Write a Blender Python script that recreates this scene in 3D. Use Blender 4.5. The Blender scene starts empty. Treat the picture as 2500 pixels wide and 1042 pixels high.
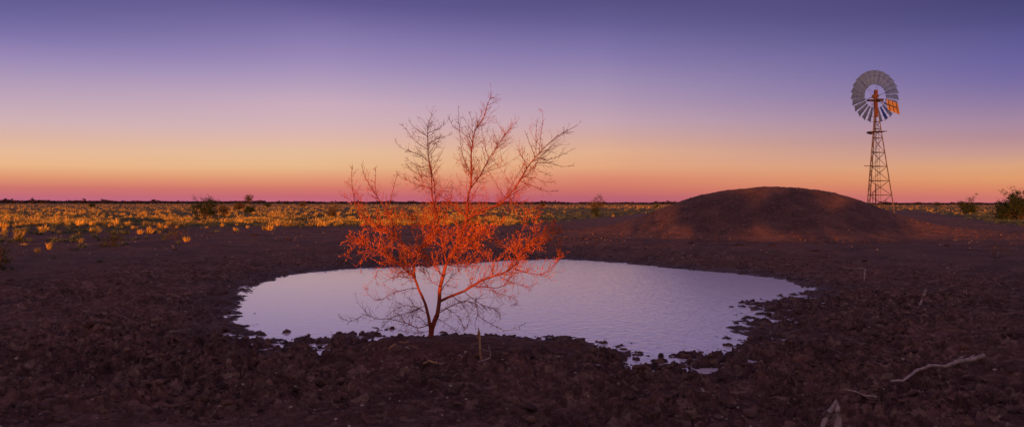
import bpy, math, random
import numpy as np
from mathutils import Vector, Matrix

random.seed(7)
RNG = np.random.default_rng(11)
sc = bpy.context.scene
COL = sc.collection
FPX, CX, HY = 1785.0, 1250.0, 495.5      # focal length and horizon of the 2500 px wide photograph
WZ = -2.35                               # water level (eye level is z = 0)
PLAIN = -1.9
SUN_EL, SUN_AZ = 1.05, 16.0               # sun behind the viewer; AZ = heading of the light, degrees right of +Y


def pt(px, py, d):
    return Vector(((px - CX) / FPX * d, d, (HY - py) / FPX * d))


# ------------------------------------------------------------------ noise
def _hash(ix, iy, seed):
    n = (ix.astype(np.int64) * 374761393 + iy.astype(np.int64) * 668265263 + seed * 974634777) & 0x7fffffff
    n = ((n ^ (n >> 13)) * 1274126177) & 0x7fffffff
    n = ((n ^ (n >> 15)) * 668265263) & 0x7fffffff
    return ((n ^ (n >> 14)) & 0xffffff) / float(0xffffff)


def vnoise(x, y, seed=0):
    ix, iy = np.floor(x), np.floor(y)
    fx, fy = x - ix, y - iy
    fx = fx * fx * fx * (fx * (fx * 6 - 15) + 10); fy = fy * fy * fy * (fy * (fy * 6 - 15) + 10)
    a = _hash(ix, iy, seed); b = _hash(ix + 1, iy, seed); c = _hash(ix, iy + 1, seed); d = _hash(ix + 1, iy + 1, seed)
    return (a * (1 - fx) + b * fx) * (1 - fy) + (c * (1 - fx) + d * fx) * fy * 1.0


def fbm(x, y, seed=0, o=4):
    s = 0; a = .5; t = 0
    for k in range(o):
        s = s + a * (vnoise(x * 2 ** k + 17.3 * k, y * 2 ** k - 9.1 * k, seed + k) - .5); t += a; a *= .5
    return s / t * 2


def lumps(x, y, seed=0):
    """rounded clods: the highest of nine random domes around each point"""
    ix, iy = np.floor(x), np.floor(y)
    best = np.zeros_like(x)
    for dx in (-1, 0, 1):
        for dy in (-1, 0, 1):
            cx, cy = ix + dx, iy + dy
            h = _hash(cx, cy, seed + 3)
            r = .35 + .45 * _hash(cx, cy, seed + 4)
            ex = (x - cx - _hash(cx, cy, seed + 1)); ey = (y - cy - _hash(cx, cy, seed + 2))
            th = _hash(cx, cy, seed + 5) * 3.14
            u = ex * np.cos(th) + ey * np.sin(th); v = (-ex * np.sin(th) + ey * np.cos(th)) * (1 + .6 * h)
            q = 1 - (u * u + v * v) / (r * r)
            best = np.maximum(best, (.25 + .75 * h) * np.sqrt(np.clip(q, 0, 1)))
    return best


def ss(a, b, x):
    t = np.clip((x - a) / (b - a), 0, 1)
    return t * t * (3 - 2 * t)


# ------------------------------------------------------------------ pond outline (world metres)
SHORE_PX = [(700, 674), (655, 690), (605, 716), (583, 742), (596, 772), (604, 795), (642, 815), (690, 826), (740, 834), (790, 838),
            (835, 816), (880, 814), (930, 828), (1000, 829), (1100, 822), (1200, 826), (1280, 828), (1330, 832), (1380, 826),
            (1450, 836), (1530, 850), (1570, 870), (1640, 882), (1690, 868), (1730, 850), (1790, 838), (1800, 800), (1842, 772),
            (1828, 746), (1900, 728), (1960, 716), (1985, 705), (1940, 690), (1880, 676), (1800, 667), (1700, 659), (1550, 646),
            (1450, 637), (1380, 633), (1250, 636), (1150, 643), (1050, 650), (885, 656), (780, 662)]
SHORE = [((px - CX) / FPX * (-WZ * FPX / (py - HY)), -WZ * FPX / (py - HY)) for px, py in SHORE_PX]


def shore_sd(x, y):
    """signed distance to the pond edge, positive on land"""
    d2 = np.full(x.shape, 1e12); inside = np.zeros(x.shape, bool)
    n = len(SHORE)
    for i in range(n):
        ax, ay = SHORE[i]; bx, by = SHORE[(i + 1) % n]
        ex, ey = bx - ax, by - ay
        t = np.clip(((x - ax) * ex + (y - ay) * ey) / (ex * ex + ey * ey), 0, 1)
        d2 = np.minimum(d2, (x - ax - t * ex) ** 2 + (y - ay - t * ey) ** 2)
        c = ((ay > y) != (by > y)) & (x < (bx - ax) * (y - ay) / (by - ay + 1e-12) + ax)
        inside ^= c
    d = np.sqrt(d2)
    return np.where(inside, -d, d)


def terrain(x, y):
    r = np.hypot(x, y)
    near = r < 80
    sd = np.full(x.shape, 60.0)
    sd[near] = shore_sd(x[near], y[near])
    far_side = ss(16, 24, y)
    rag = (1 - .75 * far_side)
    sd = sd + rag * (.55 * fbm(x * .9, y * .9, 50, 4) + .22 * fbm(x * 4.2, y * 4.2, 60, 3))
    # broad shape
    P = PLAIN + .07 * fbm(x * .03, y * .03, 5, 3) * ss(45, 110, y)
    P = P + (.16 * ss(6, -1, y)) * (y > -40)
    P = P + (.60 + .05 * fbm(x * .25, y * .1, 9, 2)) * np.exp(-((y + 9.0) / 4.2) ** 2) * ss(120, 60, np.abs(x))     # the bank behind the viewer
    P = P + .85 * np.exp(-((x - 10.7) / 4.0) ** 2 - ((y - 10.8) / 2.7) ** 2)                # swell on the right
    P = P + .10 * np.exp(-((x + 12) / 5.) ** 2 - ((y - 20) / 5.) ** 2)
    w = 12 - 5.5 * far_side
    rise = ss(.3, 1, np.clip(sd / w, 0, 1) * .7 + .3)
    z = WZ + .055 * np.clip(sd / .7, 0, 1) + (P - WZ - .055) * rise
    z = np.where(sd < 0, WZ - .22 * np.clip(-sd / 2.2, 0, 1), z)
    # islet of firmer soil under the tree
    tx, ty = pt(1052, 840, 12)[:2]
    isl = np.exp(-((x - tx - .75) / 1.55) ** 2 - ((y - ty + .25) / .75) ** 2)
    z = z + .11 * isl
    # trampled mud
    zone = ss(-.55 - .9 * (1 - far_side), .25, sd) * ss(7.5, 2.5, sd) * (1 - .55 * far_side)
    left = ss(-3, -7, x) * ss(24, 14, y)
    zone = np.maximum(zone, .5 * left * ss(-.4, .3, sd) * ss(12, 5, sd))
    zone = np.maximum(zone, .35 * ss(-.3, .3, sd) * ss(16, 10, y) * (r < 60))
    patch = .6 + .4 * ss(-.35, .25, fbm(x * .45, y * .45, 77, 3))
    smooth = 1 - .85 * np.clip(isl * 1.5, 0, 1)
    right = 1 - .7 * np.exp(-((x - 11) / 4.5) ** 2 - ((y - 9) / 4.) ** 2)
    A = zone * patch * smooth * right * (1 - .5 * ss(-2.2, -.1, sd) * ss(.9, .1, sd))
    m = (A > .01) & (r < 60)
    h = np.zeros(x.shape)
    xm, ym = x[m], y[m]
    wx = xm + .12 * fbm(xm * 3, ym * 3, 31, 3) + .03 * fbm(xm * 14, ym * 14, 32, 2); wy = ym + .12 * fbm(xm * 3 + 9, ym * 3, 37, 3) + .03 * fbm(xm * 14 + 5, ym * 14, 38, 2)
    l1 = lumps(wx / .43, wy / .43, 100); l2 = lumps(wx / .15, wy / .15, 200); l3 = lumps(wx / .07, wy / .07, 300); l4 = lumps(wx / .035, wy / .035, 350)
    hh = .088 * l1 + .060 * l2 * (.3 + l1) + .034 * l3 * (.4 + l2) + .014 * l4 - .060
    hh += .030 * fbm(xm * 7, ym * 7, 41, 4) - .03 * np.abs(fbm(xm * 4, ym * 4, 43, 3))
    h[m] = hh * A[m]
    z = z + h * (1.45 + .5 * ss(14, 9, y))
    m = r < 75
    xm, ym = x[m], y[m]
    fine = .016 * fbm(xm * 5, ym * 5, 21, 4) + .035 * fbm(xm * .8, ym * .8, 23, 3)
    fine += .012 * lumps(xm / .11, ym / .11, 400) * ss(-.1, .5, fbm(xm * .7, ym * .7, 25, 2) + .2)
    z[m] += fine * ss(-.6, .8, sd[m])
    z = np.where((z > WZ - .004) & (z < WZ + .004), WZ + .004, z)
    wet = ss(1.9, -.1, sd + .5 * fbm(x * 1.3, y * 1.3, 91, 3)) * (r < 60)
    return z, sd, wet, isl, np.clip(A * 1.3, 0, 1)


MX = np.array([-6.0, -2.0, 3.8, 6.5, 8.8, 10.1, 11.35, 12.6, 13.9, 15.65, 17.65, 20.1, 21.2, 22.2, 23.4, 24.7, 26.2, 27.8, 31.0, 36.0])
MH = np.array([0, 0, .10, .35, .98, 1.90, 2.27, 2.60, 2.78, 2.94, 2.90, 2.66, 2.42, 2.05, 1.52, .98, .62, .36, .10, 0])


def grass_limit(x, y):
    """row in the photograph up to which the paddock grass comes forward, as a distance"""
    px = x / np.maximum(y, 1) * FPX + CX
    row = np.interp(px, [-900, 0, 400, 860, 1100, 1300, 1420, 1560, 1700, 2230, 2350, 2500, 3400], [570, 566, 562, 552, 551, 546, 536, 522, 515, 512, 530, 548, 560])
    return -PLAIN * FPX / (row - HY)


def mound_h(x, y):
    hx = np.interp(x, MX, MH)
    # soften the table
    for s in (.8, 1.6):
        hx = hx * .5 + .25 * (np.interp(x - s, MX, MH) + np.interp(x + s, MX, MH))
    v = np.clip((y - 46.5 - .8 * np.sin(x * .3)) / (11.0 + .8 * np.sin(x * .45 + 1)), -1, 1)
    g = (.5 + .5 * np.cos(v * math.pi)) ** 1.45
    return hx * g


# ------------------------------------------------------------------ mesh helpers
class MB:
    def __init__(s): s.v = []; s.f = []; s.m = []

    def quad(s, a, b, c, d, mi=0):
        n = len(s.v); s.v += [a, b, c, d]; s.f.append((n, n + 1, n + 2, n + 3)); s.m.append(mi)

    def tri(s, a, b, c, mi=0):
        n = len(s.v); s.v += [a, b, c]; s.f.append((n, n + 1, n + 2)); s.m.append(mi)

    def tube(s, pts, rad, sides=6, mi=0, cap=True):
        pts = [Vector(p) for p in pts]
        n0 = len(s.v); N = len(pts)
        up = Vector((0, 0, 1))
        for i, p in enumerate(pts):
            t = (pts[min(i + 1, N - 1)] - pts[max(i - 1, 0)])
            if t.length < 1e-9: t = Vector((0, 0, 1))
            t.normalize()
            ref = up if abs(t.z) < .9 else Vector((1, 0, 0))
            a = t.cross(ref).normalized(); b = t.cross(a)
            r = rad[i] if hasattr(rad, '__len__') else rad
            for k in range(sides):
                an = 2 * math.pi * k / sides
                s.v.append(tuple(p + (a * math.cos(an) + b * math.sin(an)) * r))
        for i in range(N - 1):
            for k in range(sides):
                k2 = (k + 1) % sides
                s.f.append((n0 + i * sides + k, n0 + i * sides + k2, n0 + (i + 1) * sides + k2, n0 + (i + 1) * sides + k)); s.m.append(mi)
        if cap:
            s.f.append(tuple(n0 + k for k in range(sides))); s.m.append(mi)
            s.f.append(tuple(n0 + (N - 1) * sides + k for k in reversed(range(sides)))); s.m.append(mi)

    def box(s, c, size, R=None, mi=0):
        c = Vector(c); hx, hy, hz = [q / 2 for q in size]
        n = len(s.v)
        for x in (-hx, hx):
            for y in (-hy, hy):
                for z in (-hz, hz):
                    p = Vector((x, y, z))
                    if R: p = R @ p
                    s.v.append(tuple(c + p))
        for f in ((0, 1, 3, 2), (4, 6, 7, 5), (0, 4, 5, 1), (2, 3, 7, 6), (0, 2, 6, 4), (1, 5, 7, 3)):
            s.f.append(tuple(n + i for i in f)); s.m.append(mi)

    def build(s, name, mats, parent=None, origin=None, smooth=False):
        me = bpy.data.meshes.new(name)
        o = Vector(origin) if origin is not None else Vector((0, 0, 0))
        me.from_pydata([tuple(Vector(p) - o) for p in s.v], [], s.f)
        if not isinstance(mats, (list, tuple)): mats = [mats]
        for m in mats: me.materials.append(m)
        if len(mats) > 1: me.polygons.foreach_set('material_index', s.m)
        if smooth: me.polygons.foreach_set('use_smooth', [True] * len(me.polygons))
        me.update()
        ob = bpy.data.objects.new(name, me); COL.objects.link(ob)
        if parent is not None: ob.parent = parent
        elif origin is not None: ob.location = o
        return ob


def raw_mesh(name, V, F, mats, mi=None, smooth=False, attrs=None):
    """V (n,3), F (m,k) numpy"""
    me = bpy.data.meshes.new(name)
    k = F.shape[1]
    me.vertices.add(len(V)); me.vertices.foreach_set('co', V.astype(np.float32).ravel())
    me.loops.add(F.size); me.loops.foreach_set('vertex_index', F.astype(np.int32).ravel())
    me.polygons.add(len(F)); me.polygons.foreach_set('loop_start', np.arange(0, F.size, k, dtype=np.int32))
    for m in mats: me.materials.append(m)
    if mi is not None: me.polygons.foreach_set('material_index', mi.astype(np.int32))
    if smooth: me.polygons.foreach_set('use_smooth', np.ones(len(F), bool))
    for n, a in (attrs or {}).items():
        at = me.attributes.new(n, 'FLOAT', 'POINT'); at.data.foreach_set('value', a.astype(np.float32))
    me.update(calc_edges=True)
    ob = bpy.data.objects.new(name, me); COL.objects.link(ob)
    return ob


def tag(o, label=None, cat=None, group=None, kind=None):
    if label: o['label'] = label
    if cat: o['category'] = cat
    if group: o['group'] = group
    if kind: o['kind'] = kind
    return o


def empty(name, loc, label, cat, group=None, rz=0):
    o = bpy.data.objects.new(name, None); COL.objects.link(o); o.location = loc; o.rotation_euler.z = rz
    o.empty_display_size = .2
    return tag(o, label, cat, group)


# ------------------------------------------------------------------ materials
def mat(name, base=(.5, .5, .5), rough=.8, metal=0, var=.25, scale=6, spec=.3, bump=0, bscale=30, trans=0, col2=None):
    m = bpy.data.materials.new(name); m.use_nodes = True
    nt = m.node_tree; b = nt.nodes['Principled BSDF']
    b.inputs['Roughness'].default_value = rough; b.inputs['Metallic'].default_value = metal
    b.inputs['Specular IOR Level'].default_value = spec
    tc = nt.nodes.new('ShaderNodeTexCoord')
    no = nt.nodes.new('ShaderNodeTexNoise'); no.inputs['Scale'].default_value = scale; no.inputs['Detail'].default_value = 6
    nt.links.new(tc.outputs['Object'], no.inputs['Vector'])
    mx = nt.nodes.new('ShaderNodeMix'); mx.data_type = 'RGBA'
    a = [c * (1 - var) for c in base]; c2 = col2 or [min(1, c * (1 + var)) for c in base]
    mx.inputs[6].default_value = (*a, 1); mx.inputs[7].default_value = (*c2, 1)
    mr = nt.nodes.new('ShaderNodeMapRange'); mr.inputs[1].default_value = .35; mr.inputs[2].default_value = .65
    nt.links.new(no.outputs['Fac'], mr.inputs[0]); nt.links.new(mr.outputs[0], mx.inputs[0])
    nt.links.new(mx.outputs[2], b.inputs['Base Color'])
    if bump:
        n2 = nt.nodes.new('ShaderNodeTexNoise'); n2.inputs['Scale'].default_value = bscale; n2.inputs['Detail'].default_value = 5
        nt.links.new(tc.outputs['Object'], n2.inputs['Vector'])
        bp = nt.nodes.new('ShaderNodeBump'); bp.inputs['Strength'].default_value = bump; bp.inputs['Distance'].default_value = .02
        nt.links.new(n2.outputs['Fac'], bp.inputs['Height']); nt.links.new(bp.outputs[0], b.inputs['Normal'])
    if trans:
        tr = nt.nodes.new('ShaderNodeBsdfTranslucent'); nt.links.new(mx.outputs[2], tr.inputs['Color'])
        ms = nt.nodes.new('ShaderNodeMixShader'); ms.inputs[0].default_value = trans
        nt.links.new(b.outputs[0], ms.inputs[1]); nt.links.new(tr.outputs[0], ms.inputs[2])
        nt.links.new(ms.outputs[0], nt.nodes['Material Output'].inputs['Surface'])
    return m


def ground_mat(name):
    m = bpy.data.materials.new(name); m.use_nodes = True
    nt = m.node_tree; N = nt.nodes; L = nt.links; b = N['Principled BSDF']
    tc = N.new('ShaderNodeTexCoord')

    def noise(scale, detail=6, rough=.6):
        n = N.new('ShaderNodeTexNoise'); n.inputs['Scale'].default_value = scale; n.inputs['Detail'].default_value = detail
        n.inputs['Roughness'].default_value = rough
        L.new(tc.outputs['Object'], n.inputs['Vector']); return n.outputs['Fac']

    def rng(s, a, c, o0=0., o1=1.):
        r = N.new('ShaderNodeMapRange'); r.inputs[1].default_value = a; r.inputs[2].default_value = c
        r.inputs[3].default_value = o0; r.inputs[4].default_value = o1; L.new(s, r.inputs[0]); return r.outputs[0]

    def mixc(f, a, c):
        x = N.new('ShaderNodeMix'); x.data_type = 'RGBA'
        for s, i in ((f, 0), (a, 6), (c, 7)):
            if isinstance(s, tuple): x.inputs[i].default_value = (*s, 1)
            elif isinstance(s, float): x.inputs[i].default_value = s
            else: L.new(s, x.inputs[i])
        return x.outputs[2]

    def mul(a, c):
        x = N.new('ShaderNodeMath'); x.operation = 'MULTIPLY'
        for s, i in ((a, 0), (c, 1)):
            if isinstance(s, float): x.inputs[i].default_value = s
            else: L.new(s, x.inputs[i])
        return x.outputs[0]
    c = mixc(rng(noise(.7), .38, .62), SOIL_A, SOIL_B)
    c = mixc(mul(rng(noise(9, 8, .7), .5, .72), .8), c, SOIL_C)
    c = mixc(mul(rng(noise(35, 6, .7), .58, .7), .55), c, SOIL_D)
    def cells(scale, lo, hi):
        vo = N.new('ShaderNodeTexVoronoi'); vo.inputs['Scale'].default_value = scale; L.new(wv_, vo.inputs['Vector'])
        sp_ = N.new('ShaderNodeSeparateColor'); L.new(vo.outputs['Color'], sp_.inputs[0])
        return rng(sp_.outputs[0], 0, 1, lo, hi), sp_.outputs[1]
    nw = N.new('ShaderNodeTexNoise'); nw.inputs['Scale'].default_value = 9; L.new(tc.outputs['Object'], nw.inputs['Vector'])
    va = N.new('ShaderNodeVectorMath'); va.operation = 'MULTIPLY_ADD'; va.inputs[1].default_value = (.12, .12, .12)
    L.new(nw.outputs['Color'], va.inputs[0]); L.new(tc.outputs['Object'], va.inputs[2]); wv_ = va.outputs[0]
    ch = N.new('ShaderNodeAttribute'); ch.attribute_name = 'churn'
    chf = rng(ch.outputs['Fac'], 0, 1, .22, 1.)
    for sc_, lo, hi in ((6.5, -.34, .42), (15., -.34, .5)):
        k1, k2 = cells(sc_, lo, hi)
        k1 = mul(k1, chf); k2 = mul(k2, rng(chf, 0, 1, .9, 1.))
        ad = N.new('ShaderNodeMath'); ad.operation = 'ADD'; ad.inputs[1].default_value = 1; L.new(k1, ad.inputs[0]); k1 = ad.outputs[0]
        vm = N.new('ShaderNodeVectorMath'); vm.operation = 'SCALE'; L.new(c, vm.inputs[0]); L.new(k1, vm.inputs['Scale']); c = vm.outputs[0]
        c = mixc(mul(rng(k2, .86, .95), .5), c, SOIL_D)
    wet = N.new('ShaderNodeAttribute'); wet.attribute_name = 'wet'
    c = mixc(mul(wet.outputs['Fac'], .55), c, WETC)
    g = N.new('ShaderNodeAttribute'); g.attribute_name = 'grassy'
    gc = mixc(rng(noise(.35, 8, .7), .4, .6), (.06, .065, .025), (.13, .095, .04))
    c = mixc(g.outputs['Fac'], c, gc)
    L.new(c, b.inputs['Base Color'])
    L.new(rng(mul(wet.outputs['Fac'], rng(noise(2.2), .35, .6)), 0, 1, .95, .38), b.inputs['Roughness'])
    b.inputs['Specular IOR Level'].default_value = .35
    bp = N.new('ShaderNodeBump'); bp.inputs['Strength'].default_value = 1.0; bp.inputs['Distance'].default_value = .05
    L.new(noise(22, 10, .75), bp.inputs['Height']); L.new(bp.outputs[0], b.inputs['Normal'])
    return m


SOIL_A = (.088, .046, .042); SOIL_B = (.165, .086, .070); SOIL_C = (.27, .155, .115); SOIL_D = (.38, .26, .19); WETC = (.040, .026, .030)
M_ground = ground_mat('soil')

m = bpy.data.materials.new('pond_water'); m.use_nodes = True
nt = m.node_tree; b = nt.nodes['Principled BSDF']
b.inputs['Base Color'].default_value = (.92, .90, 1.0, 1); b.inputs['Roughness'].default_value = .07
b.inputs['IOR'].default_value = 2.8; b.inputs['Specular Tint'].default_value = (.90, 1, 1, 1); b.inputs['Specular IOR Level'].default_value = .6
tc = nt.nodes.new('ShaderNodeTexCoord')
mp = nt.nodes.new('ShaderNodeMapping'); mp.inputs['Scale'].default_value = (1.0, 1.35, 1); mp.inputs['Rotation'].default_value = (0, 0, .35)
nt.links.new(tc.outputs['Object'], mp.inputs['Vector'])
n1 = nt.nodes.new('ShaderNodeTexNoise'); n1.inputs['Scale'].default_value = 6.5; n1.inputs['Detail'].default_value = 3
n2 = nt.nodes.new('ShaderNodeTexNoise'); n2.inputs['Scale'].default_value = .35; n2.inputs['Detail'].default_value = 2
nt.links.new(mp.outputs[0], n1.inputs['Vector']); nt.links.new(tc.outputs['Object'], n2.inputs['Vector'])
sx = nt.nodes.new('ShaderNodeSeparateXYZ'); nt.links.new(tc.outputs['Object'], sx.inputs[0])
rx = nt.nodes.new('ShaderNodeMapRange'); rx.inputs[1].default_value = -6; rx.inputs[2].default_value = 7; rx.inputs[3].default_value = .25; rx.inputs[4].default_value = 1.0
nt.links.new(sx.outputs[0], rx.inputs[0])
ml = nt.nodes.new('ShaderNodeMath'); ml.operation = 'MULTIPLY'; nt.links.new(n1.outputs['Fac'], ml.inputs[0]); nt.links.new(rx.outputs[0], ml.inputs[1])
bp = nt.nodes.new('ShaderNodeBump'); bp.inputs['Strength'].default_value = .8; bp.inputs['Distance'].default_value = .016
nt.links.new(ml.outputs[0], bp.inputs['Height']); nt.links.new(bp.outputs[0], b.inputs['Normal'])
M_water = m

M_bark = mat('red_bark', (.32, .075, .045), .8, var=.3, scale=14, bump=.5, bscale=60)
M_twig = mat('red_twig', (.36, .065, .030), .75, var=.25, scale=5)
M_leaf = mat('dry_leaf', (.68, .22, .05), .7, var=.3, scale=7, trans=.25)
M_gold = mat('dry_grass', (.85, .58, .12), .8, var=.25, scale=.5, trans=.3)
M_gold2 = mat('pale_grass', (.42, .34, .12), .8, var=.25, scale=.5, trans=.3)
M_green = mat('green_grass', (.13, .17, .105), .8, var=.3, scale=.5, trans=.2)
M_bush = mat('bush_leaf', (.030, .055, .024), .75, var=.35, scale=3, trans=.15)
M_bushdry = mat('dry_bush_leaf', (.13, .10, .05), .75, var=.35, scale=3, trans=.15)
M_weed = mat('weed_leaf', (.05, .085, .03), .7, var=.3, scale=8, trans=.2)
M_stem = mat('bush_stem', (.09, .06, .045), .85, var=.3, scale=9)
M_farwood = mat('far_scrub', (.050, .034, .032), .9, var=.3, scale=.02)
M_drift = mat('weathered_wood', (.40, .33, .31), .8, var=.35, scale=12, bump=.5, bscale=50)
M_driftwarm = mat('tan_wood', (.44, .27, .15), .8, var=.3, scale=12)
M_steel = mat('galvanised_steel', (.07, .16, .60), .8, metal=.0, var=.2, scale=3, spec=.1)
M_tower = mat('rusted_angle_steel', (.15, .135, .15), .6, metal=.25, var=.3, scale=2)
M_brace = mat('grey_brace_steel', (.085, .075, .085), .6, metal=.2, var=.3, scale=2)
M_dark = mat('dark_iron', (.045, .035, .038), .6, metal=.3, var=.3, scale=4)
M_mast = mat('red_mast_paint', (.10, .035, .035), .6, var=.2, scale=4)
M_tail = mat('weathered_tin', (.62, .42, .20), .55, metal=.15, var=.15, scale=3)
M_clod = mat('mud_clod', (.085, .047, .048), .85, var=.4, scale=3, bump=.8, bscale=25, col2=[.20, .115, .088])
M_lump = mat('dark_mud_lump', (.035, .022, .024), .9, var=.3, scale=6)
M_stone = mat('pale_stone', (.42, .34, .29), .8, var=.3, scale=3)

# ------------------------------------------------------------------ ground: one polar sheet out to the horizon
a_f = np.deg2rad(np.linspace(-42, 42, 1180))
a_b = np.deg2rad(np.linspace(42, 318, 150))[1:-1]
ang = np.concatenate([a_f, a_b])
rad = np.concatenate([[.05], np.geomspace(.5, 5.5, 34)[:-1], np.geomspace(5.5, 62, 860)[:-1], np.geomspace(62, 9000, 170)])
NA, NR = len(ang), len(rad)
R2, A2 = np.meshgrid(rad, ang, indexing='ij')
gx = (R2 * np.sin(A2)).ravel(); gy = (R2 * np.cos(A2)).ravel()
gz, gsd, gwet, gisl, gch = terrain(gx, gy)
gl = grass_limit(gx, gy)
grassy = ss(-4, 8, gy - gl + 7 * fbm(gx * .2, gy * .2, 15, 3)) * (gy > 20)
grassy = np.where((gy <= 20), ss(15, 25, np.hypot(gx, gy + 5)) * .4 * (gy < -12), grassy)
i0 = np.arange(NR - 1)[:, None] * NA; j = np.arange(NA)[None, :]; j2 = (j + 1) % NA
F = np.stack([i0 + j, i0 + j2, i0 + NA + j2, i0 + NA + j], -1).reshape(-1, 4)[:, ::-1]
g = raw_mesh('ground', np.stack([gx, gy, gz], -1), F, [M_ground], smooth=True, attrs={'wet': gwet, 'grassy': grassy, 'churn': gch})
tag(g, kind='structure')

# mound of dug earth
mx_, my_ = np.meshgrid(np.linspace(-4, 36, 560), np.linspace(34.4, 58.8, 320), indexing='ij')
MXf, MYf = mx_.ravel(), my_.ravel()
tz = terrain(MXf, MYf)[0]
mh = mound_h(MXf, MYf)
rough_ = .035 * fbm(MXf * .7, MYf * .7, 71, 3) + .035 * lumps(MXf / .33, MYf / .33, 500) + .03 * fbm(MXf * 4, MYf * 4, 73, 3) + .012 * lumps(MXf / .9, MYf / .9, 540)
mz = tz + mh + rough_ * ss(.0, .25, mh) - .05 * ss(.06, .0, mh)
n1_, n2_ = mx_.shape
i0 = np.arange(n1_ - 1)[:, None] * n2_; j = np.arange(n2_ - 1)[None, :]
F = np.stack([i0 + j, i0 + n2_ + j, i0 + n2_ + j + 1, i0 + j + 1], -1).reshape(-1, 4)
keep = (mh[F].max(1) > .004)
F = F[keep]
used = np.unique(F); remap = np.full(len(MXf), -1); remap[used] = np.arange(len(used)); F = remap[F]
mo = raw_mesh('mound', np.stack([MXf, MYf, mz], -1)[used], F, [M_ground], smooth=True,
              attrs={'wet': np.zeros(len(used)), 'grassy': np.zeros(len(used)), 'churn': np.zeros(len(used))})
tag(mo, kind='structure')

# water sheet
def hull(P):
    P = sorted(P)
    def half(Q):
        h = []
        for p in Q:
            while len(h) > 1 and (h[-1][0] - h[-2][0]) * (p[1] - h[-2][1]) - (h[-1][1] - h[-2][1]) * (p[0] - h[-2][0]) <= 0: h.pop()
            h.append(p)
        return h
    a, b_ = half(P), half(P[::-1])
    return a[:-1] + b_[:-1]
HU = hull([(x + .9 * math.cos(t), y + .9 * math.sin(t)) for x, y in SHORE for t in np.linspace(0, 6.28, 9)])
wb = MB(); wb.v = [(x, y, WZ) for x, y in HU]; wb.f = [tuple(range(len(HU)))]; wb.m = [0]
w = wb.build('water', M_water); tag(w, kind='structure')
if w.data.polygons[0].normal.z < 0: w.data.flip_normals()


def gz_at(x, y):
    xa, ya = np.array([float(x)]), np.array([float(y)])
    z = terrain(xa, ya)[0][0]
    h = mound_h(xa, ya)[0]
    return float(z + h)


def ray_ground(px, py, d0=5., d1=1500.):
    """first point of the ground seen under a spot of the photograph"""
    ds = np.geomspace(d0, d1, 1600)
    x = (px - CX) / FPX * ds; z = (HY - py) / FPX * ds
    t = terrain(x, ds)[0] + np.where((ds > 35) & (ds < 58), mound_h(x, ds), 0)
    k = np.nonzero(z <= t)[0]
    k = k[0] if len(k) else len(ds) - 1
    return Vector((x[k], ds[k], max(t[k], WZ)))


# ------------------------------------------------------------------ clods and stones (uncountable)
ICO_V = []
def ico():
    import bmesh
    bm = bmesh.new(); bmesh.ops.create_icosphere(bm, subdivisions=2, radius=1)
    v = np.array([q.co[:] for q in bm.verts]); f = np.array([[q.index for q in t.verts] for t in bm.faces]); bm.free()
    return v, f
IV, IF = ico()


def scatter_rocks(name, X, Y, S, m, sink=.35, seed=1, label=None):
    rng = np.random.default_rng(seed)
    z, sd = terrain(X, Y)[:2]
    z = z + np.where(Y > 35, mound_h(X, Y), 0)
    n = len(X); nv = len(IV)
    V = np.empty((n, nv, 3))
    for i in range(n):
        v = IV * np.array([1, rng.uniform(.6, 1.1), rng.uniform(.45, .85)])
        ph = rng.uniform(0, 50, 3)
        d = 1 + .22 * np.sin(v @ rng.normal(0, 2.2, 3) + ph[0]) + .18 * np.sin(v @ rng.normal(0, 4, 3) + ph[1]) + .14 * rng.normal(0, 1, nv)
        v = v * d[:, None]
        th = rng.uniform(0, 6.28); c, s = math.cos(th), math.sin(th)
        v = np.stack([v[:, 0] * c - v[:, 1] * s, v[:, 0] * s + v[:, 1] * c, v[:, 2]], -1) * S[i]
        V[i] = v + np.array([X[i], Y[i], z[i] + S[i] * (.6 - sink) * .6])
    F = (IF[None] + (np.arange(n) * nv)[:, None, None]).reshape(-1, 3)
    o = raw_mesh(name, V.reshape(-1, 3), F, [m], smooth=False)
    return tag(o, label, kind='stuff')


th = RNG.uniform(math.radians(-40), math.radians(40), 26000); rr = 5.5 * (40 / 5.5) ** RNG.uniform(0, 1, 26000)
cx_, cy_ = rr * np.sin(th), rr * np.cos(th)
_, csd, _, cis, _ = terrain(cx_, cy_)
pz = fbm(cx_ * .45, cy_ * .45, 77, 3)
fs = ss(16, 24, cy_)
prob = ss(-.5, .1, csd) * ss(7, 1.5, csd) * ss(-.4, .3, pz) * (1 - .6 * fs) * (1 - np.clip(cis * 1.6, 0, 1)) + .04 * (csd > 0)
k = RNG.uniform(0, 1, len(cx_)) < prob * .7
cs = RNG.uniform(.010, .032, k.sum()) * (1 + .45 * RNG.exponential(1, k.sum()))
scatter_rocks('mud_clods', cx_[k], cy_[k], np.clip(cs, .010, .10), M_clod, seed=3, label='dark trampled mud clods all round the pond')
ux, uy = RNG.uniform(-2, 34, 5200), RNG.uniform(35, 47, 5200)
k = RNG.uniform(0, 1, 5200) < ss(-.35, .35, fbm(ux * .4, uy * .4, 79, 3)) * .75
us = RNG.uniform(.012, .032, k.sum()) * (1 + .4 * RNG.exponential(1, k.sum()))
scatter_rocks('soil_lumps', ux[k], uy[k], np.clip(us, .02, .13), M_clod, seed=9, sink=.2, label='small earth lumps scattered over the face of the mound')
th = RNG.uniform(math.radians(-38), math.radians(38), 900); rr = 5.5 * (50 / 5.5) ** RNG.uniform(0, 1, 900)
sx_, sy_ = rr * np.sin(th), rr * np.cos(th)
ssd = terrain(sx_, sy_)[1]; k = ssd > .5
scatter_rocks('pebbles', sx_[k], sy_[k], (RNG.uniform(.006, .016, k.sum()) * (1 + rr[k] / 28)), M_stone, sink=.1, seed=5, label='scattered small pale stones on the dark soil')


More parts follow.
